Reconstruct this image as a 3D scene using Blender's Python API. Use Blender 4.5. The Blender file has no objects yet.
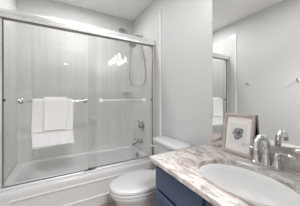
import bpy, bmesh, math, random
from mathutils import Vector, Matrix
S = bpy.context.scene
COL = S.collection
R = math.radians
PI = math.pi

# ------------------------------------------------------------------ camera, world, lights, exposure
EYE = 1.12
cam = bpy.data.objects.new('camera', bpy.data.cameras.new('camera'))
COL.objects.link(cam)
cam.location = (0, 0, EYE)
cam.rotation_euler = (R(90), 0, R(-29.3))
cam.data.sensor_width = 36
cam.data.lens = 36 * 157 / 300
cam.data.shift_y = -5 / 300
cam.data.clip_start = 0.01
S.camera = cam

W = bpy.data.worlds.new('world')
S.world = W
W.use_nodes = True
W.node_tree.nodes['Background'].inputs[0].default_value = (0.9, 0.95, 1, 1)
W.node_tree.nodes['Background'].inputs[1].default_value = 0.3

S.view_settings.view_transform = 'Standard'
S.view_settings.look = 'None'
S.view_settings.gamma = 1
S.view_settings.use_curve_mapping = False
S.view_settings.exposure = 0.8
S.cycles.use_denoising = True
S.cycles.max_bounces = 10
S.cycles.diffuse_bounces = 6
S.cycles.transparent_max_bounces = 16
S.cycles.caustics_reflective = False
S.cycles.caustics_refractive = False


def area(name, loc, rot, size, watts, col=(0.985, 0.99, 1), size_y=None):
    d = bpy.data.lights.new(name, 'AREA')
    d.energy = watts
    d.color = col
    d.size = size
    if size_y:
        d.shape = 'RECTANGLE'
        d.size_y = size_y
    o = bpy.data.objects.new(name, d)
    COL.objects.link(o)
    o.location = loc
    o.rotation_euler = rot
    return o


CEIL = 2.416
area('bath_fill_lamp', (0.30, 0.78, CEIL - 0.055), (0, 0, 0), 0.36, 2.6)  # added fill for the bathroom, from a guessed fixture out of view
area('shower_fill_lamp', (0.19, 1.9, CEIL - 0.045), (0, 0, 0), 0.72, 4.6, size_y=0.12)  # added fill that brightens the tile and tub, out of view
area('hall_fill_lamp', (0.1, -0.75, CEIL - 0.055), (0, 0, 0), 0.46, 52)  # added frontal fill through the doorway, hidden above the door opening


# ------------------------------------------------------------------ materials
def mat(name, col, rough=0.5, metal=0.0, spec=0.5, coat=0.0):
    m = bpy.data.materials.new(name)
    m.use_nodes = True
    b = m.node_tree.nodes['Principled BSDF']
    b.inputs['Base Color'].default_value = (*col, 1)
    b.inputs['Roughness'].default_value = rough
    b.inputs['Metallic'].default_value = metal
    b.inputs['Specular IOR Level'].default_value = spec
    b.inputs['Coat Weight'].default_value = coat
    return m


def nd(m, t, **kw):
    n = m.node_tree.nodes.new(t)
    for k, v in kw.items():
        setattr(n, k, v)
    return n


def lk(m, a, b):
    m.node_tree.links.new(a, b)


def coords(m, scale, rot=(0, 0, 0)):
    tc = nd(m, 'ShaderNodeTexCoord')
    mp = nd(m, 'ShaderNodeMapping')
    mp.inputs['Scale'].default_value = scale
    mp.inputs['Rotation'].default_value = rot
    lk(m, tc.outputs['Object'], mp.inputs['Vector'])
    return mp.outputs['Vector']


def ramp(m, fac, stops):
    r = nd(m, 'ShaderNodeValToRGB')
    e = r.color_ramp.elements
    while len(e) < len(stops):
        e.new(0.5)
    for el, (p, c) in zip(e, stops):
        el.position = p
        el.color = (*c, 1)
    lk(m, fac, r.inputs['Fac'])
    return r.outputs['Color']


def noise(m, vec, scale=1.0, detail=4, rough=0.5, dist=0.0):
    n = nd(m, 'ShaderNodeTexNoise')
    n.inputs['Scale'].default_value = scale
    n.inputs['Detail'].default_value = detail
    n.inputs['Roughness'].default_value = rough
    n.inputs['Distortion'].default_value = dist
    lk(m, vec, n.inputs['Vector'])
    return n.outputs['Fac']


def bump(m, h, strength, dist=0.01):
    b = nd(m, 'ShaderNodeBump')
    b.inputs['Strength'].default_value = strength
    b.inputs['Distance'].default_value = dist
    lk(m, h, b.inputs['Height'])
    lk(m, b.outputs['Normal'], m.node_tree.nodes['Principled BSDF'].inputs['Normal'])


def base(m, c):
    lk(m, c, m.node_tree.nodes['Principled BSDF'].inputs['Base Color'])


M = {}
# painted plaster
m = M['paint'] = mat('wall_paint', (0.63, 0.63, 0.625), 0.6)
bump(m, noise(m, coords(m, (1, 1, 1)), 220, 2), 0.06, 0.002)
m = M['ceiling'] = mat('ceiling_paint', (0.93, 0.928, 0.915), 0.85)
bump(m, noise(m, coords(m, (1, 1, 1)), 160, 2), 0.08, 0.002)
M['white_trim'] = mat('white_trim', (0.86, 0.86, 0.85), 0.35)


# grey shower tile with fine vertical streaks and thin joints
def tile_mat(name, u, tone=1.0):
    m = mat(name, (0.5, 0.5, 0.48), 0.22)
    sc = [0, 0, 0.35]
    sc[u] = 26
    sc[1 - u] = 0.01
    f1 = noise(m, coords(m, tuple(sc)), 1.0, 6, 0.62)
    c1 = ramp(m, f1, [(0.28, (0.575 * tone, 0.570 * tone, 0.558 * tone)), (0.72, (0.645 * tone, 0.640 * tone, 0.628 * tone))])
    br = nd(m, 'ShaderNodeTexBrick')
    br.offset = 0
    br.inputs['Scale'].default_value = 1
    br.inputs['Brick Width'].default_value = 0.305
    br.inputs['Row Height'].default_value = 0.61
    br.inputs['Mortar Size'].default_value = 0.0015
    br.inputs['Color1'].default_value = (0.95, 0.95, 0.95, 1)
    br.inputs['Color2'].default_value = (1.04, 1.04, 1.04, 1)
    br.inputs['Mortar'].default_value = (0.86, 0.86, 0.86, 1)
    tc = nd(m, 'ShaderNodeTexCoord')
    sp = nd(m, 'ShaderNodeSeparateXYZ')
    cb = nd(m, 'ShaderNodeCombineXYZ')
    lk(m, tc.outputs['Object'], sp.inputs[0])
    lk(m, sp.outputs[u], cb.inputs[0])
    lk(m, sp.outputs[2], cb.inputs[1])
    lk(m, cb.outputs[0], br.inputs['Vector'])
    mx = nd(m, 'ShaderNodeMix', data_type='RGBA', blend_type='MULTIPLY')
    mx.inputs['Factor'].default_value = 1
    lk(m, c1, mx.inputs['A'])
    lk(m, br.outputs['Color'], mx.inputs['B'])
    base(m, mx.outputs['Result'])
    return m


M['tile_back'] = tile_mat('tile_streaked_back', 0, 1.17)
M['tile_side'] = tile_mat('tile_streaked_side', 1, 1.17)

m = M['floor'] = mat('floor_planks', (0.3, 0.22, 0.18), 0.4)
f = noise(m, coords(m, (14, 1.2, 1)), 1.5, 5, 0.6)
base(m, ramp(m, f, [(0.3, (0.24, 0.185, 0.16)), (0.7, (0.38, 0.31, 0.275))]))

M['acrylic'] = mat('tub_acrylic', (0.61, 0.609, 0.606), 0.16)
M['porcelain'] = mat('porcelain', (0.62, 0.62, 0.617), 0.08, coat=0.3)
M['seat'] = mat('seat_plastic', (0.55, 0.55, 0.548), 0.2)
M['basin'] = mat('basin_porcelain', (0.80, 0.80, 0.797), 0.3)
M['chrome'] = mat('chrome', (0.62, 0.62, 0.63), 0.09, 1.0)
M['fitting'] = mat('dark_chrome', (0.46, 0.46, 0.47), 0.12, 1.0)
M['satin'] = mat('satin_aluminium', (0.88, 0.88, 0.88), 0.45, 0.85)
M['nickel'] = mat('brushed_nickel', (0.68, 0.68, 0.68), 0.11, 1.0)
M['steel_hose'] = mat('steel_hose', (0.42, 0.42, 0.42), 0.3, 1.0)
w = nd(M['steel_hose'], 'ShaderNodeTexWave')
w.inputs['Scale'].default_value = 120
lk(M['steel_hose'], coords(M['steel_hose'], (0.3, 0.3, 1)), w.inputs['Vector'])
bump(M['steel_hose'], w.outputs['Fac'], 0.4, 0.002)
M['rubber'] = mat('dark_rubber', (0.05, 0.048, 0.046), 0.6)
M['seal'] = mat('grey_seal', (0.16, 0.15, 0.14), 0.5)
M['mirror'] = mat('mirror_silver', (0.955, 0.965, 0.96), 0.0, 1.0)
M['mirror_edge'] = mat('mirror_edge', (0.55, 0.6, 0.58), 0.15)
M['black'] = mat('black_backing', (0.012, 0.012, 0.012), 0.7)
M['soap'] = mat('soap_ceramic', (0.72, 0.715, 0.70), 0.25)

m = M['navy'] = mat('navy_paint', (0.056, 0.084, 0.155), 0.38)
bump(m, noise(m, coords(m, (1, 1, 1)), 90, 2), 0.04, 0.002)

# streaked brown and white stone
m = M['stone'] = mat('counter_stone', (0.7, 0.65, 0.6), 0.16)
v1 = coords(m, (11, 4.2, 9), (0, 0, R(-32)))
f1 = noise(m, v1, 1.25, 9, 0.66, 1.4)
c1 = ramp(m, f1, [(0.30, (0.22, 0.17, 0.145)), (0.42, (0.37, 0.315, 0.285)), (0.50, (0.57, 0.53, 0.505)), (0.58, (0.68, 0.665, 0.655)), (0.70, (0.41, 0.355, 0.325))])
f2 = noise(m, coords(m, (34, 13, 24), (0, 0, R(-25))), 1.4, 6, 0.7, 0.8)
c2 = ramp(m, f2, [(0.34, (0.72, 0.68, 0.65)), (0.52, (1, 1, 1))])
mx = nd(m, 'ShaderNodeMix', data_type='RGBA', blend_type='MULTIPLY')
mx.inputs['Factor'].default_value = 1
lk(m, c1, mx.inputs['A'])
lk(m, c2, mx.inputs['B'])
base(m, mx.outputs['Result'])

# towel
m = M['towel'] = mat('towel_cotton', (0.72, 0.716, 0.714), 0.95, spec=0.1)
bump(m, noise(m, coords(m, (1, 1, 1)), 420, 3), 0.35, 0.003)
m = M['towel_hem'] = mat('towel_hem', (0.80, 0.74, 0.70), 0.9, spec=0.1)

# weathered taupe frame
m = M['frame'] = mat('frame_wood', (0.42, 0.37, 0.335), 0.55)
f = noise(m, coords(m, (60, 9, 60)), 1.6, 4, 0.6)
base(m, ramp(m, f, [(0.3, (0.40, 0.35, 0.32)), (0.7, (0.55, 0.495, 0.46))]))
M['mat_board'] = mat('mat_board', (0.83, 0.78, 0.755), 0.8)
M['paper'] = mat('print_paper', (0.70, 0.71, 0.70), 0.8)

m = M['ink'] = mat('shell_wash', (0.3, 0.27, 0.3), 0.8)
f = noise(m, coords(m, (1, 1, 1)), 75, 5, 0.7, 1.2)
base(m, ramp(m, f, [(0.38, (0.17, 0.145, 0.16)), (0.50, (0.36, 0.32, 0.335)), (0.60, (0.56, 0.51, 0.51))]))
M['ink_line'] = mat('shell_line_ink', (0.05, 0.042, 0.05), 0.8)

# clear door glass
m = M['glass'] = bpy.data.materials.new('door_glass')
m.use_nodes = True
nt = m.node_tree
nt.nodes.clear()
out = nt.nodes.new('ShaderNodeOutputMaterial')
mixs = nt.nodes.new('ShaderNodeMixShader')
tr = nt.nodes.new('ShaderNodeBsdfTransparent')
tr.inputs[0].default_value = (0.975, 0.98, 0.977, 1)
gl = nt.nodes.new('ShaderNodeBsdfGlossy')
gl.inputs['Roughness'].default_value = 0.015
# plain Fresnel curve (Schlick), the same on both faces of the thin pane
lw = nt.nodes.new('ShaderNodeLayerWeight')
pw = nt.nodes.new('ShaderNodeMath')
pw.operation = 'POWER'
pw.inputs[1].default_value = 5
nt.links.new(lw.outputs['Facing'], pw.inputs[0])
ma = nt.nodes.new('ShaderNodeMath')
ma.operation = 'MULTIPLY_ADD'
ma.inputs[1].default_value = 0.9
ma.inputs[2].default_value = 0.035
nt.links.new(pw.outputs[0], ma.inputs[0])
lw.inputs['Blend'].default_value = 0.5
nt.links.new(ma.outputs[0], mixs.inputs[0])
nt.links.new(tr.outputs[0], mixs.inputs[1])
nt.links.new(gl.outputs[0], mixs.inputs[2])
nt.links.new(mixs.outputs[0], out.inputs[0])


def emit(name, col, strength):
    m = mat(name, (0.9, 0.9, 0.88), 0.4)
    b = m.node_tree.nodes['Principled BSDF']
    b.inputs['Emission Color'].default_value = (*col, 1)
    b.inputs['Emission Strength'].default_value = strength
    return m


M['shade'] = emit('frosted_shade', (1, 0.985, 0.965), 16)
M['panel'] = emit('fill_diffuser', (1, 0.99, 0.97), 3)  # glow shared by the added ceiling fill lights
M['downlight'] = emit('lit_downlight', (1, 0.95, 0.88), 16)


# ------------------------------------------------------------------ mesh helpers
def obj(name, bm, mt, parent=None, smooth=True, bevel=0.0, seg=2, angle=35, loc=None):
    bmesh.ops.recalc_face_normals(bm, faces=bm.faces)
    me = bpy.data.meshes.new(name)
    bm.to_mesh(me)
    bm.free()
    for x in (mt if isinstance(mt, (list, tuple)) else [mt]):
        me.materials.append(x)
    o = bpy.data.objects.new(name, me)
    COL.objects.link(o)
    if bevel:
        b = o.modifiers.new('bevel', 'BEVEL')
        b.width = bevel
        b.segments = seg
        b.limit_method = 'ANGLE'
        b.angle_limit = R(40)
    if smooth:
        for p in me.polygons:
            p.use_smooth = True
        try:
            me.set_sharp_from_angle(angle=R(angle))
        except Exception:
            pass
    if parent is not None:
        o.parent = parent
        # meshes are built in world coordinates; keep them in place under the empty
        root = parent
        off = Vector((0, 0, 0))
        while root is not None:
            off += root.location
            root = root.parent
        if off.length and not loc:
            me.transform(Matrix.Translation(-off))
    return o


def thing(name, label, cat, loc, group=None):
    o = bpy.data.objects.new(name, None)
    COL.objects.link(o)
    o.location = loc
    o.empty_display_size = 0.05
    o['label'] = label
    o['category'] = cat
    if group:
        o['group'] = group
    return o


def tag(o, label, cat, group=None):
    o['label'] = label
    o['category'] = cat
    if group:
        o['group'] = group
    return o


def struct(o):
    o['kind'] = 'structure'
    return o


def box(bm, lo, hi, rot=None):
    vs = [bm.verts.new((x, y, z)) for x in (lo[0], hi[0]) for y in (lo[1], hi[1]) for z in (lo[2], hi[2])]
    for f in ((0, 1, 3, 2), (4, 6, 7, 5), (0, 4, 5, 1), (2, 3, 7, 6), (0, 2, 6, 4), (1, 5, 7, 3)):
        bm.faces.new([vs[i] for i in f])
    return vs


def boxes(*bs):
    bm = bmesh.new()
    for lo, hi in bs:
        box(bm, lo, hi)
    return bm


def loft(bm, rings, cap0=True, cap1=True, closed=True):
    vr = [[bm.verts.new(p) for p in r] for r in rings]
    n = len(vr[0])
    for a, b in zip(vr, vr[1:]):
        for i in range(n if closed else n - 1):
            j = (i + 1) % n
            bm.faces.new((a[i], a[j], b[j], b[i]))
    if cap0:
        bm.faces.new(vr[0][::-1])
    if cap1:
        bm.faces.new(vr[-1])
    return vr


def rrect(cx, cy, hx, hy, r, z, k=6):
    pts = []
    r = min(r, hx - 1e-4, hy - 1e-4)
    for qx, qy, a0 in ((1, 1, 0), (-1, 1, 90), (-1, -1, 180), (1, -1, 270)):
        for i in range(k + 1):
            a = R(a0 + 90 * i / k)
            pts.append((cx + qx * (hx - r) + r * math.cos(a), cy + qy * (hy - r) + r * math.sin(a), z))
    return pts


def frame_of(d):
    d = d.normalized()
    up = Vector((0, 0, 1)) if abs(d.z) < 0.95 else Vector((1, 0, 0))
    a = d.cross(up).normalized()
    return a, d.cross(a).normalized()


def spline(pts, per=8):
    P = [Vector(p) for p in pts]
    P = [2 * P[0] - P[1]] + P + [2 * P[-1] - P[-2]]
    res = []
    for i in range(1, len(P) - 2):
        for k in range(per):
            t = k / per
            p0, p1, p2, p3 = P[i - 1:i + 3]
            res.append(0.5 * ((2 * p1) + (p2 - p0) * t + (2 * p0 - 5 * p1 + 4 * p2 - p3) * t * t + (3 * p1 - p0 - 3 * p2 + p3) * t ** 3))
    res.append(P[-2])
    return res


def tube(bm, pts, radii, n=14, flat=1.0):
    pts = [Vector(p) for p in pts]
    if not isinstance(radii, (list, tuple)):
        radii = [radii] * len(pts)
    if len(radii) != len(pts):
        L = len(radii) - 1
        rr = []
        for i in range(len(pts)):
            t = i / (len(pts) - 1) * L
            k = min(int(t), L - 1)
            rr.append(radii[k] + (radii[k + 1] - radii[k]) * (t - k))
        radii = rr
    rings = []
    a = None
    for i, p in enumerate(pts):
        d = (pts[min(i + 1, len(pts) - 1)] - pts[max(i - 1, 0)]).normalized()
        if a is None:
            a, b = frame_of(d)
        else:
            a = (a - d * a.dot(d)).normalized()
            b = d.cross(a).normalized()
        rings.append([p + (a * math.cos(2 * PI * k / n) + b * flat * math.sin(2 * PI * k / n)) * radii[i] for k in range(n)])
    loft(bm, rings)


def lathe(bm, prof, origin, axis=(0, 0, 1), n=28):
    """prof: (radius, distance along axis)"""
    o = Vector(origin)
    d = Vector(axis).normalized()
    a, b = frame_of(d)
    rings = [[o + d * h + (a * math.cos(2 * PI * k / n) + b * math.sin(2 * PI * k / n)) * max(r, 1e-4) for k in range(n)] for r, h in prof]
    loft(bm, rings)


def sphere(bm, c, r, sc=(1, 1, 1)):
    mtx = Matrix.Translation(c) @ Matrix.Diagonal((*[r * s for s in sc], 1))
    bmesh.ops.create_uvsphere(bm, u_segments=20, v_segments=12, radius=1, matrix=mtx)


# ------------------------------------------------------------------ the room
XR, XL = 1.05, -0.48          # right and left wall faces
YB = 2.44                     # wall behind the tub
TR, TL, TB = 1.04, -0.47, 2.43  # tile faces
TT = 2.195                    # tile top
TE = 1.615                    # front edge of the tile
RIM = 0.35

struct(obj('floor', boxes(((-1.4, -4.1, -0.05), (1.7, YB + 0.1, 0))), M['floor'], smooth=False))
struct(obj('ceiling', boxes(((-1.4, -4.1, CEIL), (1.7, YB + 0.1, CEIL + 0.05))), M['ceiling'], smooth=False))
struct(obj('wall_right', boxes(((XR, 0, 0), (XR + 0.1, YB + 0.1, CEIL))), M['paint'], smooth=False))
struct(obj('wall_left', boxes(((XL - 0.1, 0, 0), (XL, YB + 0.1, CEIL))), M['paint'], smooth=False))
struct(obj('wall_back', boxes(((XL, YB, 0), (XR, YB + 0.1, CEIL))), M['paint'], smooth=False))
DX0, DX1, DZ = -0.37, 0.40, 2.05
struct(obj('wall_front', boxes(((-1.3, -0.12, 0), (DX0, 0, CEIL)), ((DX1, -0.12, 0), (1.6, 0, CEIL)), ((DX0, -0.12, DZ), (DX1, 0, CEIL))), M['paint'], smooth=False))
# the hall behind the doorway
struct(obj('wall_hall_left', boxes(((-1.4, -4.0, 0), (-1.3, -0.12, CEIL))), M['paint'], smooth=False))
struct(obj('wall_hall_right', boxes(((1.6, -4.0, 0), (1.7, -0.12, CEIL))), M['paint'], smooth=False))
struct(obj('wall_hall_end', boxes(((-1.4, -4.1, 0), (1.7, -4.0, CEIL))), M['paint'], smooth=False))
# tile panels
struct(obj('wall_back_tile', boxes(((TL, TB, RIM - 0.02), (TR, YB, TT))), M['tile_back'], smooth=False))
struct(obj('wall_right_tile', boxes(((TR, TE, 0), (XR, YB, TT))), M['tile_side'], smooth=False))
struct(obj('wall_left_tile', boxes(((XL, TE, 0), (TL, YB, TT))), M['tile_side'], smooth=False))
struct(obj('trim_1', boxes(((TR - 0.003, TE - 0.022, 0), (XR, TE, TT + 0.004))), M['white_trim'], bevel=0.002))
struct(obj('trim_2', boxes(((XL, TE - 0.022, 0), (TL + 0.003, TE, TT + 0.004))), M['white_trim'], bevel=0.002))
# door casing around the doorway
struct(obj('trim_3', boxes(((DX0 - 0.06, 0, 0), (DX0, 0.016, DZ + 0.06)), ((DX1, 0, 0), (DX1 + 0.06, 0.016, DZ + 0.06)), ((DX0, 0, DZ), (DX1, 0.016, DZ + 0.06))), M['white_trim'], bevel=0.003))
struct(obj('baseboard_right', boxes(((XR - 0.013, 0.85, 0), (XR, TE - 0.022, 0.09))), M['white_trim'], bevel=0.004))
struct(obj('baseboard_left', boxes(((XL, 0.016, 0), (XL + 0.013, TE - 0.022, 0.09))), M['white_trim'], bevel=0.004))

# ------------------------------------------------------------------ bathtub
TX0, TX1, TY0, TY1 = TL + 0.001, TR - 0.001, 1.682, TB - 0.001
tub = thing('bathtub', 'white alcove bathtub with panelled apron below the sliding glass doors', 'bathtub', ((TX0 + TX1) / 2, (TY0 + TY1) / 2, 0))
bm = bmesh.new()
cx, cy = (TX0 + TX1) / 2, (TY0 + TY1) / 2
hx, hy = (TX1 - TX0) / 2, (TY1 - TY0) / 2
K = 8
rings = [rrect(cx, cy, hx - 0.012, hy - 0.012, 0.004, RIM - 0.05, K),
         rrect(cx, cy, hx, hy, 0.006, RIM - 0.045, K),
         rrect(cx, cy, hx, hy, 0.008, RIM - 0.014, K),
         rrect(cx, cy, hx - 0.004, hy - 0.004, 0.01, RIM - 0.004, K),
         rrect(cx, cy, hx - 0.013, hy - 0.013, 0.012, RIM, K)]
bx0, bx1, by0, by1 = TX0 + 0.085, TX1 - 0.075, TY0 + 0.125, TY1 - 0.06


def basin_ring(x0, x1, y0, y1, r, z):
    return rrect((x0 + x1) / 2, (y0 + y1) / 2, (x1 - x0) / 2, (y1 - y0) / 2, r, z, K)


rings += [basin_ring(bx0 - 0.012, bx1 + 0.012, by0 - 0.012, by1 + 0.012, 0.16, RIM),
          basin_ring(bx0, bx1, by0, by1, 0.15, RIM - 0.006),
          basin_ring(bx0 + 0.012, bx1 - 0.006, by0 + 0.006, by1 - 0.006, 0.145, RIM - 0.03),
          basin_ring(bx0 + 0.09, bx1 - 0.03, by0 + 0.03, by1 - 0.03, 0.14, RIM - 0.16),
          basin_ring(bx0 + 0.17, bx1 - 0.05, by0 + 0.05, by1 - 0.05, 0.13, RIM - 0.25),
          basin_ring(bx0 + 0.22, bx1 - 0.085, by0 + 0.085, by1 - 0.085, 0.1, RIM - 0.285),
          basin_ring(bx0 + 0.30, bx1 - 0.15, by0 + 0.15, by1 - 0.15, 0.07, RIM - 0.29)]
loft(bm, rings, cap0=False, cap1=True)
obj('basin', bm, M['acrylic'], tub, angle=50)
# apron with a sunk panel
bm = bmesh.new()
YA = TY0 + 0.0005


def xz(x0, x1, z0, z1, y, r):
    return [(p[0], y, p[1]) for p in rrect((x0 + x1) / 2, (z0 + z1) / 2, (x1 - x0) / 2, (z1 - z0) / 2, r, 0, 5)]


loft(bm, [xz(TX0, TX1, 0.0, RIM - 0.045, YA + 0.012, 0.002), xz(TX0, TX1, 0.0, RIM - 0.045, YA, 0.002),
          xz(TX0 + 0.082, TX1 - 0.08, 0.085, RIM - 0.072, YA, 0.03),
          xz(TX0 + 0.088, TX1 - 0.086, 0.091, RIM - 0.078, YA - 0.006, 0.028),
          xz(TX0 + 0.100, TX1 - 0.098, 0.103, RIM - 0.090, YA - 0.006, 0.024),
          xz(TX0 + 0.110, TX1 - 0.108, 0.113, RIM - 0.100, YA + 0.004, 0.02)])
obj('apron', bm, M['acrylic'], tub, angle=25)
bm = bmesh.new()
ofx = bx1 - 0.0115
lathe(bm, [(0.0, 0.0), (0.034, 0.0), (0.036, 0.006), (0.03, 0.012), (0.0, 0.013)], (ofx, 2.075, RIM - 0.05), (-1, 0, 0.17))
ov = obj('overflow_plate', bm, M['fitting'], tub)
ov['label'] = 'chrome overflow plate'
bm = bmesh.new()
lathe(bm, [(0.0, 0.0), (0.034, 0.0), (0.03, 0.004), (0.0, 0.005)], (0.70, 2.075, RIM - 0.2895))
obj('drain', bm, M['chrome'], tub)['label'] = 'chrome drain'

# ------------------------------------------------------------------ sliding shower doors
GY = 1.755
H0, H1 = 1.79, 1.868
JX0, JX1 = TL + 0.001, TR - 0.001
sd = thing('shower_door', 'sliding glass shower door with satin silver frame on the tub rim', 'shower door', (0.28, GY, RIM))
bm = bmesh.new()
prof = [(-0.032, H0), (-0.034, H0 + 0.004), (-0.034, H0 + 0.027), (-0.029, H0 + 0.031), (-0.029, H0 + 0.035), (-0.034, H0 + 0.039),
        (-0.034, H0 + 0.058), (-0.030, H0 + 0.070), (-0.020, H0 + 0.077), (0.0, H0 + 0.078), (0.022, H0 + 0.076), (0.032, H0 + 0.066),
        (0.034, H0 + 0.05), (0.034, H0), (0.026, H0), (0.026, H0 + 0.02), (-0.026, H0 + 0.02), (-0.026, H0)]
loft(bm, [[(JX0, GY + y, z) for y, z in prof], [(JX1, GY + y, z) for y, z in prof]])
hdr = obj('header', bm, M['satin'], sd, angle=50)
obj('seal_strip', boxes(((JX0 + 0.002, GY - 0.0325, H0 - 0.0065), (JX1 - 0.002, GY - 0.0235, H0 - 0.0002))), M['seal'], hdr)['label'] = 'dark strip under the header'  # thin dark strip that draws the line below the header
bm = bmesh.new()
prof = [(-0.030, RIM + 0.001), (-0.030, RIM + 0.014), (-0.026, RIM + 0.018), (-0.018, RIM + 0.018), (-0.016, RIM + 0.008), (-0.002, RIM + 0.008),
        (0.0, RIM + 0.020), (0.004, RIM + 0.020), (0.006, RIM + 0.008), (0.024, RIM + 0.008), (0.026, RIM + 0.022), (0.030, RIM + 0.022), (0.032, RIM + 0.001)]
loft(bm, [[(JX0, GY + y, z) for y, z in prof], [(JX1, GY + y, z) for y, z in prof]])
obj('bottom_track', bm, M['satin'], sd, angle=40)
for x0, x1, xs in ((JX0, JX0 + 0.036, JX0 + 0.036), (JX1 - 0.026, JX1, JX1 - 0.033)):
    jb = obj('jamb', boxes(((x0, GY - 0.022, RIM + 0.022), (x1, GY + 0.026, H0))), M['satin'], sd, bevel=0.003)
    obj('seal_strip', boxes(((xs, GY - 0.0215, RIM + 0.024), (xs + 0.007, GY - 0.004, H0 - 0.001))), M['seal'], jb)
    bm = bmesh.new()
    sgn = 1 if x0 < 0 else -1
    bxx = xs + (0.007 if sgn > 0 else 0)
    lathe(bm, [(0.0, 0.0), (0.012, 0.0), (0.012, 0.007), (0.009, 0.011), (0.0, 0.012)], (bxx, GY - 0.012, 1.10), (sgn, 0, 0))
    obj('bumper', bm, M['rubber'], jb)
for px0, px1, py, b0, b1, inner in ((JX0 + 0.046, 0.325, GY - 0.012, -0.315, 0.205, False), (0.243, JX1 - 0.036, GY + 0.014, 0.375, 0.905, True)):
    gp = obj('glass_panel', boxes(((px0, py - 0.003, RIM + 0.026), (px1, py + 0.003, H0 + 0.016))), M['glass'], sd, smooth=False)
    gp['label'] = 'clear inner glass panel' if inner else 'clear outer glass panel'
    if not inner:
        obj('seal_strip', boxes(((px0, py - 0.005, RIM + 0.0195), (px1, py + 0.005, RIM + 0.0255))), M['seal'], gp)
    else:
        obj('seal_strip', boxes(((px0, py - 0.005, RIM + 0.0205), (px1, py + 0.005, RIM + 0.0255))), M['seal'], gp)
    bm = bmesh.new()
    s = 1 if inner else -1
    yb = py + s * 0.058
    tube(bm, [(b0 - 0.012, yb, 1.092), (b1 + 0.012, yb, 1.092)], 0.0085, 16)
    for bx in (b0, b1):
        lathe(bm, [(0.0, 0.0), (0.024, 0.0), (0.025, 0.004), (0.015, 0.010), (0.010, 0.016), (0.010, 0.044), (0.017, 0.048), (0.017, 0.068), (0.011, 0.070), (0.0, 0.071)],
              (bx, py + s * 0.0032, 1.092), (0, s, 0), 20)
        lathe(bm, [(0.0, 0.0), (0.024, 0.0), (0.022, 0.004), (0.0, 0.006)], (bx, py - s * 0.0032, 1.092), (0, -s, 0), 20)
    obj('towel_bar', bm, M['chrome'] if not inner else M['white_trim'], gp)
    for hx_ in (px0 + 0.09, px1 - 0.09):
        obj('hanger', boxes(((hx_ - 0.02, py - 0.008, H0 + 0.010), (hx_ + 0.02, py - 0.0032, H0 + 0.019))), M['satin'], gp)
bm = boxes(((0.20, GY - 0.031, RIM + 0.0185), (0.305, GY - 0.020, RIM + 0.026)), ((0.235, GY - 0.030, RIM + 0.0255), (0.275, GY - 0.021, RIM + 0.040)))
obj('guide_block', bm, M['rubber'], sd, bevel=0.002)['label'] = 'dark guide block on the bottom track'


# ------------------------------------------------------------------ towels over the outer bar
def drape(x0, x1, zf, zb, inner_r, thick, seed, sag=0.004, nx=22, flare=0.0):
    """a folded towel hung over the bar: an upside-down U of some thickness, gently wavy"""
    rnd = random.Random(seed)
    ph = [rnd.uniform(0, 6) for _ in range(6)]
    yb, zc = GY - 0.012 - 0.058, 1.092
    rm = inner_r + thick / 2
    path = []
    n = 16
    for i in range(n + 1):
        path.append((-rm, zf + (zc - zf) * i / n, (0, 1), 1 - i / n))
    for i in range(1, 8):
        a = PI - PI * i / 8
        path.append((rm * math.cos(a), zc + rm * math.sin(a), None, 0))
    for i in range(n + 1):
        path.append((rm, zc + (zb - zc) * i / n, (0, -1), 0))
    rows = []
    L = len(path)
    for side in (1, -1):
        g = []
        for i, (y, z, _, low) in enumerate(path):
            p0, p1 = path[max(i - 1, 0)], path[min(i + 1, L - 1)]
            d = Vector((p1[0] - p0[0], p1[1] - p0[1])).normalized()
            nrm = Vector((-d.y, d.x))
            t = thick / 2 * (1 if 0 < i < L - 1 else 0.55)
            g.append((y + nrm.x * t * side, z + nrm.y * t * side, low, i))
        rows.append(g)
    loop = rows[0] + rows[1][::-1]
    bm = bmesh.new()
    rings = []
    for k in range(nx + 1):
        u = k / nx
        x = x0 + (x1 - x0) * u
        ring = []
        e = 1 if 0 < k < nx else 0.0
        for (y, z, low, i) in loop:
            front = y < 0 and low > 0
            w = low * (math.sin(u * 9 + ph[0]) * 0.5 + math.sin(u * 17 + ph[1]) * 0.35) * sag if front else 0
            xx = x + (low ** 1.5 * 0.006 * math.sin(low * 5 + ph[2]) + flare * low * (u - 0.5)) if front else x
            zz = z + low ** 3 * 0.004 * math.sin(u * 6 + ph[3]) if front else z
            yy = y - abs(w)
            if not e:   # round the side edges
                pc = path[i]
                yy = pc[0] + (yy - pc[0]) * 0.45
                zz = z if abs(z - pc[1]) < 1e-6 else pc[1] + (zz - pc[1]) * 0.45
            ring.append((xx, yb + yy, zz))
        rings.append(ring)
    loft(bm, rings)
    return bm


bt = thing('bath_towel', 'large white bath towel folded over the glass door bar behind the smaller towel', 'towel', (-0.06, GY - 0.07, 1.092))
obj('cloth', drape(-0.222, 0.094, 0.683, 0.74, 0.009, 0.013, 3, 0.006, flare=0.006), M['towel'], bt, angle=70)
bm = bmesh.new()
y0 = GY - 0.07 - 0.0225
box(bm, (-0.221, y0 - 0.0085, 0.822), (0.093, y0 - 0.0012, 0.830))
box(bm, (-0.223, y0 - 0.0105, 0.697), (0.095, y0 - 0.0012, 0.702))
obj('border_band', bm, M['towel'], bt, bevel=0.001)
ht = thing('hand_towel', 'small white hand towel with beige lower hem draped in front of the larger towel', 'towel', (-0.05, GY - 0.07, 1.092))
obj('cloth', drape(-0.139, 0.040, 0.838, 0.88, 0.027, 0.012, 8, 0.004, 16), M['towel'], ht, angle=70)
bm = bmesh.new()
yy = GY - 0.07 - 0.033
box(bm, (-0.136, yy - 0.0085, 0.8345), (0.038, yy + 0.006, 0.8425))
hm = obj('hem', bm, M['towel_hem'], ht, bevel=0.002)
hm['label'] = 'beige hem'

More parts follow.
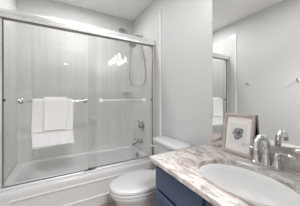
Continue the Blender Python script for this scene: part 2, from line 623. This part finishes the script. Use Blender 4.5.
# ------------------------------------------------------------------ shower fittings on the right tile wall
SY = 2.085
hs = thing('hand_shower', 'chrome hand shower with looping steel hose high on the tiled end wall', 'shower head', (TR, SY, 1.99))
bm = bmesh.new()
lathe(bm, [(0.0, 0.0), (0.030, 0.0), (0.029, 0.006), (0.014, 0.012), (0.0, 0.013)], (TR - 0.0005, SY, 2.02), (-1, 0, 0))
obj('wall_flange', bm, M['fitting'], hs)
bm = bmesh.new()
tube(bm, spline([(TR - 0.01, SY, 2.02), (TR - 0.06, SY, 2.03), (TR - 0.12, SY, 2.015), (TR - 0.16, SY, 1.965)]), 0.0105)
obj('shower_arm', bm, M['fitting'], hs)
bm = bmesh.new()
sphere(bm, (TR - 0.165, SY, 1.955), 0.022)
lathe(bm, [(0.0, 0), (0.018, 0), (0.02, 0.02), (0.016, 0.04), (0.0, 0.041)], (TR - 0.165, SY, 1.95), (-0.1, 0, -1))
obj('holder', bm, M['fitting'], hs)
bm = bmesh.new()
tube(bm, spline([(TR - 0.170, SY, 1.885), (TR - 0.195, SY, 1.95), (TR - 0.235, SY, 2.01), (TR - 0.275, SY, 2.05), (TR - 0.31, SY, 2.062)]), [0.012, 0.0135, 0.015, 0.020, 0.024], 16)
hd = obj('handset', bm, M['fitting'], hs)
bm = bmesh.new()
lathe(bm, [(0.0, -0.036), (0.022, -0.033), (0.037, -0.016), (0.047, 0.006), (0.048, 0.014), (0.041, 0.018), (0.0, 0.019)], (TR - 0.318, SY, 2.050), (-0.4, -0.1, -0.9))
obj('spray_face', bm, M['fitting'], hd)
bm = bmesh.new()
lathe(bm, [(0.0, 0), (0.024, 0.0), (0.03, 0.008), (0.052, 0.026), (0.054, 0.038), (0.046, 0.043), (0.0, 0.044)], (TR - 0.155, SY - 0.004, 1.905), (-0.2, -0.35, -0.9))
obj('fixed_spray_head', bm, M['fitting'], hs)
bm = bmesh.new()
tube(bm, spline([(TR - 0.172, SY + 0.005, 1.89), (TR - 0.178, SY + 0.02, 1.74), (TR - 0.185, SY + 0.03, 1.56), (TR - 0.188, SY + 0.03, 1.41), (TR - 0.165, SY + 0.01, 1.315), (TR - 0.10, SY - 0.05, 1.282),
                 (TR - 0.035, SY - 0.11, 1.315), (TR - 0.018, SY - 0.13, 1.41), (TR - 0.016, SY - 0.115, 1.56), (TR - 0.018, SY - 0.075, 1.73), (TR - 0.03, SY - 0.035, 1.87), (TR - 0.07, SY - 0.008, 1.945), (TR - 0.145, SY, 1.952)], 8), 0.0068, 10)
obj('hose', bm, M['steel_hose'], hs)

vl = thing('shower_valve', 'round chrome shower valve with lever handle above the tub spout', 'tap', (TR, SY, 0.715))
bm = bmesh.new()
lathe(bm, [(0.0, 0), (0.066, 0), (0.068, 0.004), (0.055, 0.010), (0.03, 0.014), (0.0, 0.015)], (TR - 0.0005, SY, 0.705), (-1, 0, 0), 36)
obj('escutcheon', bm, M['fitting'], vl)
bm = bmesh.new()
lathe(bm, [(0.0, 0), (0.026, 0), (0.027, 0.03), (0.022, 0.05), (0.0, 0.054)], (TR - 0.013, SY, 0.705), (-1, 0, 0))
tube(bm, [(TR - 0.045, SY, 0.715), (TR - 0.055, SY, 0.775), (TR - 0.075, SY, 0.80)], [0.011, 0.009, 0.007])
obj('lever', bm, M['fitting'], vl)
ts = thing('tub_spout', 'chrome tub spout low on the tiled end wall over the tub', 'tap', (TR, SY, 0.49))
bm = bmesh.new()
tube(bm, spline([(TR - 0.001, SY, 0.487), (TR - 0.05, SY, 0.489), (TR - 0.10, SY, 0.485), (TR - 0.135, SY, 0.467), (TR - 0.145, SY, 0.437)]), [0.030, 0.026, 0.024, 0.023, 0.019], 18)
obj('spout_body', bm, M['fitting'], ts)
bm = bmesh.new()
lathe(bm, [(0.004, 0), (0.004, 0.02), (0.008, 0.022), (0.008, 0.03), (0.0, 0.033)], (TR - 0.115, SY, 0.50))
obj('diverter_knob', bm, M['fitting'], ts)

sp = thing('soap_dish', 'small pale soap dish on the tiled back wall near the corner', 'soap dish', (0.92, TB, 1.19))
bm = bmesh.new()
loft(bm, [rrect(0.92, TB - 0.0355, 0.055, 0.034, 0.02, 1.202), rrect(0.92, TB - 0.04, 0.062, 0.039, 0.022, 1.207), rrect(0.92, TB - 0.04, 0.062, 0.039, 0.022, 1.212), rrect(0.92, TB - 0.04, 0.054, 0.032, 0.018, 1.212), rrect(0.92, TB - 0.04, 0.05, 0.028, 0.016, 1.208)])
obj('dish', bm, M['soap'], sp)
# ------------------------------------------------------------------ toilet
TY = 1.265
to = thing('toilet', 'white toilet with closed lid between the tub and the vanity', 'toilet', (0.70, TY, 0))


def egg(cx, af, ab, w, z, n=40, pb=2.6, sx=0.0):
    pts = []
    for i in range(n):
        t = 2 * PI * i / n
        c, s = math.cos(t), math.sin(t)
        if c < 0:
            x, y = -af * abs(c) ** (2 / 2.1), w * math.copysign(abs(s) ** (2 / 2.1), s)
        else:
            x, y = ab * abs(c) ** (2 / pb), w * math.copysign(abs(s) ** (2 / pb), s)
        pts.append((cx + x, TY - 0.004 + y * 0.935, z))
    return pts


bm = bmesh.new()
loft(bm, [egg(0.62, 0.20, 0.24, 0.105, 0.0), egg(0.62, 0.20, 0.24, 0.11, 0.02), egg(0.62, 0.19, 0.23, 0.10, 0.05), egg(0.62, 0.19, 0.22, 0.10, 0.15),
          egg(0.62, 0.22, 0.22, 0.125, 0.23), egg(0.61, 0.25, 0.24, 0.165, 0.30), egg(0.605, 0.265, 0.24, 0.180, 0.325), egg(0.605, 0.27, 0.24, 0.183, 0.340), egg(0.605, 0.262, 0.232, 0.175, 0.342), egg(0.605, 0.24, 0.21, 0.153, 0.343), egg(0.605, 0.24, 0.19, 0.153, 0.348)])
obj('bowl', bm, M['porcelain'], to, angle=60)
bm = boxes(((0.78, TY - 0.11, 0.20), (1.03, TY + 0.11, 0.345)))
obj('tank_base', bm, M['porcelain'], to, bevel=0.025, seg=4)
bm = bmesh.new()
loft(bm, [egg(0.605, 0.264, 0.19, 0.177, 0.3485), egg(0.605, 0.272, 0.198, 0.185, 0.351), egg(0.605, 0.273, 0.198, 0.186, 0.366), egg(0.605, 0.267, 0.195, 0.180, 0.369), egg(0.605, 0.245, 0.19, 0.158, 0.3695), egg(0.605, 0.245, 0.19, 0.158, 0.376)])
obj('seat', bm, M['seat'], to, angle=60)
bm = bmesh.new()
loft(bm, [egg(0.605, 0.264, 0.200, 0.177, 0.3765), egg(0.605, 0.271, 0.204, 0.184, 0.379), egg(0.605, 0.271, 0.204, 0.184, 0.396), egg(0.605, 0.262, 0.199, 0.176, 0.4035),
          egg(0.605, 0.235, 0.18, 0.152, 0.4065), egg(0.605, 0.215, 0.165, 0.135, 0.4055), egg(0.605, 0.13, 0.1, 0.08, 0.4075)])
obj('lid', bm, M['seat'], to, angle=60)
for s in (-1, 1):
    bm = bmesh.new()
    loft(bm, [rrect(0.815, TY + s * 0.075, 0.016, 0.022, 0.01, 0.3490), rrect(0.815, TY + s * 0.075, 0.016, 0.022, 0.01, 0.398), rrect(0.815, TY + s * 0.075, 0.010, 0.016, 0.008, 0.404)])
    obj('hinge', bm, M['seat'], to)
bm = bmesh.new()
tx, thx = 0.944, 0.088
loft(bm, [rrect(tx + 0.004, TY, thx - 0.02, 0.185, 0.04, 0.346), rrect(tx, TY, thx - 0.006, 0.20, 0.05, 0.37), rrect(tx, TY, thx, 0.215, 0.055, 0.655)])
obj('tank', bm, M['porcelain'], to, angle=60)
bm = bmesh.new()
loft(bm, [rrect(tx - 0.003, TY, thx + 0.004, 0.222, 0.06, 0.656), rrect(tx - 0.004, TY, thx + 0.009, 0.229, 0.066, 0.662), rrect(tx - 0.004, TY, thx + 0.009, 0.229, 0.066, 0.683),
          rrect(tx - 0.004, TY, thx + 0.003, 0.222, 0.06, 0.693), rrect(tx - 0.004, TY, thx - 0.015, 0.20, 0.045, 0.699), rrect(tx - 0.004, TY, thx - 0.045, 0.15, 0.03, 0.701)])
obj('tank_lid', bm, M['porcelain'], to, angle=60)
bm = bmesh.new()
lathe(bm, [(0.0, 0.0), (0.014, 0.0), (0.013, 0.012), (0.0, 0.014)], (tx - thx - 0.0005, TY + 0.15, 0.615), (-1, 0, 0), 16)
tube(bm, spline([(tx - thx - 0.012, TY + 0.15, 0.615), (tx - thx - 0.02, TY + 0.185, 0.612), (tx - thx - 0.018, TY + 0.225, 0.602)]), [0.008, 0.008, 0.010], 12)
obj('flush_lever', bm, M['seat'], to)

# ------------------------------------------------------------------ vanity
CT = 0.75           # counter top height
CX0, CY1, CY0 = 0.489, 0.88, 0.03
VX, VY1, VY0 = 0.528, 0.852, 0.06
va = thing('vanity_cabinet', 'navy blue vanity cabinet with panelled doors under the stone countertop', 'cabinet', (0.79, 0.46, 0))
zt = CT - 0.0315
bm = boxes(((VX, VY0, 0.10), (VX + 0.018, VY1, zt)), ((VX + 0.018, VY0, 0.10), (XR - 0.002, VY0 + 0.018, zt)), ((VX + 0.018, VY1 - 0.018, 0.10), (XR - 0.002, VY1, zt)),
           ((XR - 0.010, VY0 + 0.018, 0.10), (XR - 0.002, VY1 - 0.018, zt)), ((VX + 0.018, VY0 + 0.018, 0.10), (XR - 0.010, VY1 - 0.018, 0.118)),
           ((VX + 0.06, VY0 + 0.002, 0.0), (VX + 0.078, VY1 - 0.002, 0.0995)))
obj('carcass', bm, M['navy'], va, bevel=0.0015)


def panel(y0, y1, z0, z1, raised):
    def yz(i, x):
        return [(x, y0 + i, z0 + i), (x, y1 - i, z0 + i), (x, y1 - i, z1 - i), (x, y0 + i, z1 - i)]
    bm = bmesh.new()
    X = VX - 0.001
    if raised:
        rs = [yz(0, X), yz(0, X - 0.014), yz(0.004, X - 0.018), yz(0.045, X - 0.018), yz(0.050, X - 0.010), yz(0.058, X - 0.010), yz(0.075, X - 0.016)]
    else:
        rs = [yz(0, X), yz(0, X - 0.012), yz(0.006, X - 0.018)]
    loft(bm, rs)
    return bm


mid = 0.458
for y0, y1 in ((mid + 0.008, VY1 - 0.012), (VY0 + 0.012, mid - 0.008)):
    obj('drawer_front', panel(y0, y1, 0.568, CT - 0.048, False), M['navy'], va, angle=20)
    obj('door', panel(y0, y1, 0.125, 0.552, True), M['navy'], va, angle=20)

ct = thing('countertop', 'brown and white streaked stone countertop with oval sink cutout on the navy vanity', 'countertop', (0.77, 0.455, CT - 0.03))
SKX, SKY, SA, SB = 0.745, 0.432, 0.168, 0.226
bm = bmesh.new()
nn = 64


def oval(a, b, z, n=nn):
    return [(SKX + a * math.cos(2 * PI * i / n), SKY + b * math.sin(2 * PI * i / n), z) for i in range(n)]


def rect_at(z, ins=0.0):
    pts = []
    for i in range(nn):
        t = 2 * PI * i / nn
        c, s = math.cos(t) * SA, math.sin(t) * SB
        k = 1e9
        for lim, comp in (((XR - 0.001 - SKX), c), ((CX0 + ins - SKX), c), ((CY1 - ins - SKY), s), ((CY0 + ins - SKY), s)):
            if comp * lim > 0:
                k = min(k, lim / comp)
        pts.append([SKX + c * k, SKY + s * k, z])
    # snap nearest points to the four corners
    for X in (XR - 0.001, CX0 + ins):
        for Y in (CY1 - ins, CY0 + ins):
            p = min(pts, key=lambda q: (q[0] - X) ** 2 + (q[1] - Y) ** 2)
            p[0], p[1] = X, Y
    return [tuple(p) for p in pts]


rings = [oval(SA, SB, CT - 0.03), rect_at(CT - 0.03, 0.003), rect_at(CT - 0.027), rect_at(CT - 0.005), rect_at(CT - 0.001, 0.003), rect_at(CT, 0.007), oval(SA + 0.004, SB + 0.004, CT), oval(SA, SB, CT - 0.004), oval(SA, SB, CT - 0.03)]
loft(bm, rings, False, False)
bmesh.ops.remove_doubles(bm, verts=bm.verts, dist=1e-6)
obj('slab', bm, M['stone'], ct, angle=30)
obj('backsplash', boxes(((XR - 0.021, CY0, CT + 0.0003), (XR - 0.001, CY1 - 0.028, CT + 0.1))), M['stone'], ct, bevel=0.002)

sk = thing('sink', 'white oval undermount sink set into the stone countertop', 'sink', (SKX, SKY, CT - 0.03))
bm = bmesh.new()
loft(bm, [oval(SA + 0.02, SB + 0.02, CT - 0.040), oval(SA + 0.02, SB + 0.02, CT - 0.0305), oval(SA - 0.001, SB - 0.001, CT - 0.0305), oval(SA - 0.008, SB - 0.008, CT - 0.036), oval(SA - 0.012, SB - 0.014, CT - 0.06), oval(SA - 0.025, SB - 0.032, CT - 0.10),
          oval(SA - 0.05, SB - 0.065, CT - 0.135), oval(SA - 0.09, SB - 0.115, CT - 0.155), oval(0.03, 0.03, CT - 0.163)], False, True)
obj('basin', bm, M['basin'], sk, angle=50)
bm = bmesh.new()
lathe(bm, [(0.0, 0), (0.024, 0), (0.022, 0.004), (0.0, 0.005)], (SKX, SKY, CT - 0.1628))
obj('drain', bm, M['chrome'], sk)['label'] = 'chrome drain'

# ------------------------------------------------------------------ faucet
FX, FY = 0.975, 0.438
fa = thing('faucet', 'brushed chrome arched faucet with two lever handles behind the sink', 'faucet', (FX, FY, CT))
bm = bmesh.new()
loft(bm, [rrect(FX, FY, 0.027, 0.074, 0.026, CT + 0.0004), rrect(FX, FY, 0.027, 0.074, 0.026, CT + 0.009), rrect(FX, FY, 0.023, 0.070, 0.022, CT + 0.014)])
obj('base_plate', bm, M['nickel'], fa)
bm = bmesh.new()
arc = spline([(FX, FY, CT + 0.014), (FX, FY, CT + 0.06), (FX + 0.001, FY, CT + 0.105), (FX - 0.009, FY, CT + 0.143), (FX - 0.038, FY, CT + 0.164), (FX - 0.072, FY, CT + 0.160), (FX - 0.098, FY, CT + 0.137), (FX - 0.106, FY, CT + 0.108)], 8)
tube(bm, arc, [0.025, 0.018, 0.016, 0.0155, 0.015, 0.0145, 0.014, 0.014], 18)
obj('spout', bm, M['nickel'], fa)
for s in (1, -1):
    hy_ = FY + s * 0.050
    bm = bmesh.new()
    lathe(bm, [(0.0, 0.013), (0.023, 0.0135), (0.022, 0.02), (0.0155, 0.045), (0.014, 0.06), (0.016, 0.066), (0.015, 0.074), (0.009, 0.080), (0.0, 0.082)], (FX, hy_, CT))
    tube(bm, spline([(FX, hy_, CT + 0.073), (FX - 0.003, hy_ + s * 0.022, CT + 0.083), (FX - 0.006, hy_ + s * 0.052, CT + 0.086), (FX - 0.008, hy_ + s * 0.078, CT + 0.082)]), [0.012, 0.009, 0.008, 0.0055], 14, 0.6)
    obj('lever_handle', bm, M['nickel'], fa)
bm = bmesh.new()
tube(bm, [(FX + 0.0205, FY - 0.004, CT + 0.012), (FX + 0.0225, FY - 0.004, CT + 0.115)], 0.0028, 10)
lathe(bm, [(0.0, 0), (0.005, 0.001), (0.0065, 0.010), (0.005, 0.018), (0.0, 0.02)], (FX + 0.0225, FY - 0.004, CT + 0.112), (0, 0, 1), 14)
obj('lift_rod', bm, M['nickel'], fa)

# ------------------------------------------------------------------ picture frame leaning on the mirror
FW, FH = 0.206, 0.266
PB = thing('picture_frame', 'taupe wooden picture frame with a shell print leaning on the counter in the corner', 'picture frame', (0.992, 0.623, CT + 0.0023))
PB.rotation_euler = (0, R(9.3), 0)


def local(name, bm, mt, parent, **kw):
    return obj(name, bm, mt, parent, loc=True, **kw)


hw = FW / 2
mw = 0.021


def yzr(y0, y1, z0, z1, x):
    return [(x, y0, z0), (x, y1, z0), (x, y1, z1), (x, y0, z1)]


bm = bmesh.new()
loft(bm, [yzr(-hw + mw, hw - mw, mw, FH - mw, 0.011), yzr(-hw, hw, 0, FH, 0.011), yzr(-hw, hw, 0, FH, -0.004), yzr(-hw + 0.003, hw - 0.003, 0.003, FH - 0.003, -0.007),
          yzr(-hw + mw - 0.004, hw - mw + 0.004, mw - 0.004, FH - mw + 0.004, -0.005), yzr(-hw + mw, hw - mw, mw, FH - mw, -0.001), yzr(-hw + mw, hw - mw, mw, FH - mw, 0.011)], False, False)
local('moulding', bm, M['frame'], PB, angle=25)
bm = boxes(((0.006, -hw + mw, mw), (0.009, hw - mw, FH - mw)))
local('backing', bm, M['black'], PB, smooth=False)
bm = boxes(((0.0112, -hw + 0.003, 0.003), (0.0128, hw - 0.003, FH - 0.003)))
local('dust_cover', bm, M['black'], PB, smooth=False)
bm = boxes(((0.004, -hw + mw + 0.0005, mw + 0.0005), (0.0055, hw - mw - 0.0005, FH - mw - 0.0005)))
mo = local('mat_board', bm, M['mat_board'], PB, smooth=False)
bm = boxes(((0.0030, -0.056, 0.062), (0.0038, 0.056, 0.200)))
pr = local('print', bm, M['paper'], PB, smooth=False)
pr['label'] = 'pale grey print of a dark shell'
# spiral shell drawn on the print
bm = bmesh.new()
rnd = random.Random(4)
outl = []
for i in range(36):
    a = 2 * PI * i / 36
    r = 0.037 * (1 + 0.12 * math.sin(3 * a + 0.6) + 0.08 * math.sin(5 * a + 2)) + rnd.uniform(-0.0012, 0.0012)
    outl.append((0.9 * r * math.cos(a) + (0.006 if math.sin(a) < 0 else 0) * -math.sin(a), r * math.sin(a)))
loft(bm, [[(0.0024, y, 0.136 + z) for y, z in outl], [(0.0029, y, 0.136 + z) for y, z in outl]])
local('shell_drawing', bm, M['ink'], pr, smooth=False)

bm = bmesh.new()
rl = random.Random(9)
for k in range(7):
    # ribs of the shell fanning from its tip, then a heavy rim
    a = R(205 + 24 * k)
    tip = (-0.012, 0.150)
    pts = []
    for t in range(5):
        u = t / 4
        pts.append((0.0022, tip[0] + math.cos(a + 0.5 * u) * 0.036 * u + 0.004 * math.sin(PI * u), tip[1] + math.sin(a + 0.5 * u) * 0.042 * u))
    tube(bm, spline(pts, 4), [0.0008, 0.0016, 0.0012], 6)
rim = [(0.0022, y * 0.98, 0.136 + z * 0.98) for y, z in outl[7:32]]
tube(bm, rim, [0.0006, 0.0022, 0.0010, 0.0024, 0.0006], 6)
local('ink_strokes', bm, M['ink_line'], pr)

# ------------------------------------------------------------------ mirror
bm = bmesh.new()
mz0, mz1, my0, my1 = CT + 0.1015, 2.0, 0.03, 0.845
box(bm, (XR - 0.0065, my0, mz0), (XR - 0.0005, my1, mz1))
bm.faces.ensure_lookup_table()
mi = obj('wall_mirror', bm, [M['mirror_edge'], M['mirror']], smooth=False)
for p in mi.data.polygons:
    if p.normal.x < -0.9:
        p.material_index = 1
tag(mi, 'large frameless mirror on the wall above the vanity backsplash', 'mirror')

# ------------------------------------------------------------------ robe hooks on the opposite wall
hk = []
for y, lab in ((1.41, 'small chrome robe hook seen in the mirror above the picture frame'), (0.80, 'small chrome robe hook seen in the mirror at the right picture edge')):
    h = thing('robe_hook', lab, 'hook', (XL, y, 1.34), 'robe hooks on the left wall')
    bm = bmesh.new()
    lathe(bm, [(0.0, 0), (0.017, 0), (0.0175, 0.004), (0.012, 0.009), (0.0, 0.01)], (XL + 0.0005, y, 1.34), (1, 0, 0), 20)
    obj('rosette', bm, M['nickel'], h)
    bm = bmesh.new()
    tube(bm, spline([(XL + 0.008, y, 1.34), (XL + 0.03, y, 1.335), (XL + 0.044, y, 1.345), (XL + 0.046, y, 1.362)]), [0.007, 0.007, 0.007, 0.009], 12)
    obj('prong', bm, M['nickel'], h)

# ------------------------------------------------------------------ lamps
vlz = 2.045
lt = thing('vanity_light', 'vanity light bar with four frosted shades above the mirror', 'wall light', (XR, 0.36, vlz))
bm = bmesh.new()
box(bm, (XR - 0.025, 0.02, vlz - 0.03), (XR - 0.0005, 0.70, vlz + 0.03))
obj('backplate', bm, M['nickel'], lt, bevel=0.006)
for k in range(4):
    y = 0.06 + 0.2 * k
    bm = bmesh.new()
    tube(bm, spline([(XR - 0.024, y, vlz), (XR - 0.07, y, vlz + 0.005), (XR - 0.10, y, vlz - 0.02), (XR - 0.105, y, vlz - 0.085)]), 0.008, 12)
    obj('arm', bm, M['nickel'], lt)
    bm = bmesh.new()
    lathe(bm, [(0.0, 0), (0.015, 0), (0.018, -0.02), (0.023, -0.055), (0.029, -0.095), (0.027, -0.095), (0.0, -0.085)], (XR - 0.105, y, vlz - 0.085), (0, 0, 1), 24)
    obj('shade', bm, M['shade'], lt)

fl = thing('added_ceiling_light', 'added square fill light in the middle of the bathroom ceiling', 'ceiling light', (0.30, 0.78, CEIL))  # invented fixture around the bathroom fill lamp
obj('frame', boxes(((0.09, 0.57, CEIL - 0.03), (0.51, 0.99, CEIL - 0.0005))), M['white_trim'], fl, bevel=0.004)
obj('diffuser', boxes(((0.11, 0.59, CEIL - 0.045), (0.49, 0.97, CEIL - 0.0305))), M['panel'], fl, bevel=0.004)
fl = thing('added_ceiling_light', 'added square fill light just outside the bathroom doorway', 'ceiling light', (0.1, -0.75, CEIL))  # invented fixture around the hall fill lamp
obj('frame', boxes(((-0.16, -1.01, CEIL - 0.03), (0.36, -0.49, CEIL - 0.0005))), M['white_trim'], fl, bevel=0.004)
obj('diffuser', boxes(((-0.14, -0.99, CEIL - 0.045), (0.34, -0.51, CEIL - 0.0305))), M['panel'], fl, bevel=0.004)
dl = thing('recessed_downlight', 'round recessed downlight in the hall ceiling, mirrored in the shower glass', 'ceiling light', (0.13, -3.25, CEIL))
bm = bmesh.new()
lathe(bm, [(0.0, -0.0005), (0.125, -0.0005), (0.12, -0.008), (0.098, -0.010), (0.0, -0.0101)], (0.13, -3.25, CEIL), (0, 0, 1), 32)
obj('trim_ring', bm, M['white_trim'], dl)
bm = bmesh.new()
lathe(bm, [(0.0, -0.0105), (0.095, -0.0105), (0.09, -0.014), (0.0, -0.018)], (0.13, -3.25, CEIL), (0, 0, 1), 32)
obj('lens', bm, M['downlight'], dl)
sl = thing('added_ceiling_light', 'added long narrow fill light over the bathtub', 'ceiling light', (0.19, 1.9, CEIL))  # invented fixture around the shower fill lamp, kept outside the view
obj('frame', boxes(((-0.19, 1.82, CEIL - 0.022), (0.57, 1.98, CEIL - 0.0005))), M['white_trim'], sl, bevel=0.004)
obj('diffuser', boxes(((-0.17, 1.84, CEIL - 0.036), (0.55, 1.96, CEIL - 0.0225))), M['panel'], sl, bevel=0.004)
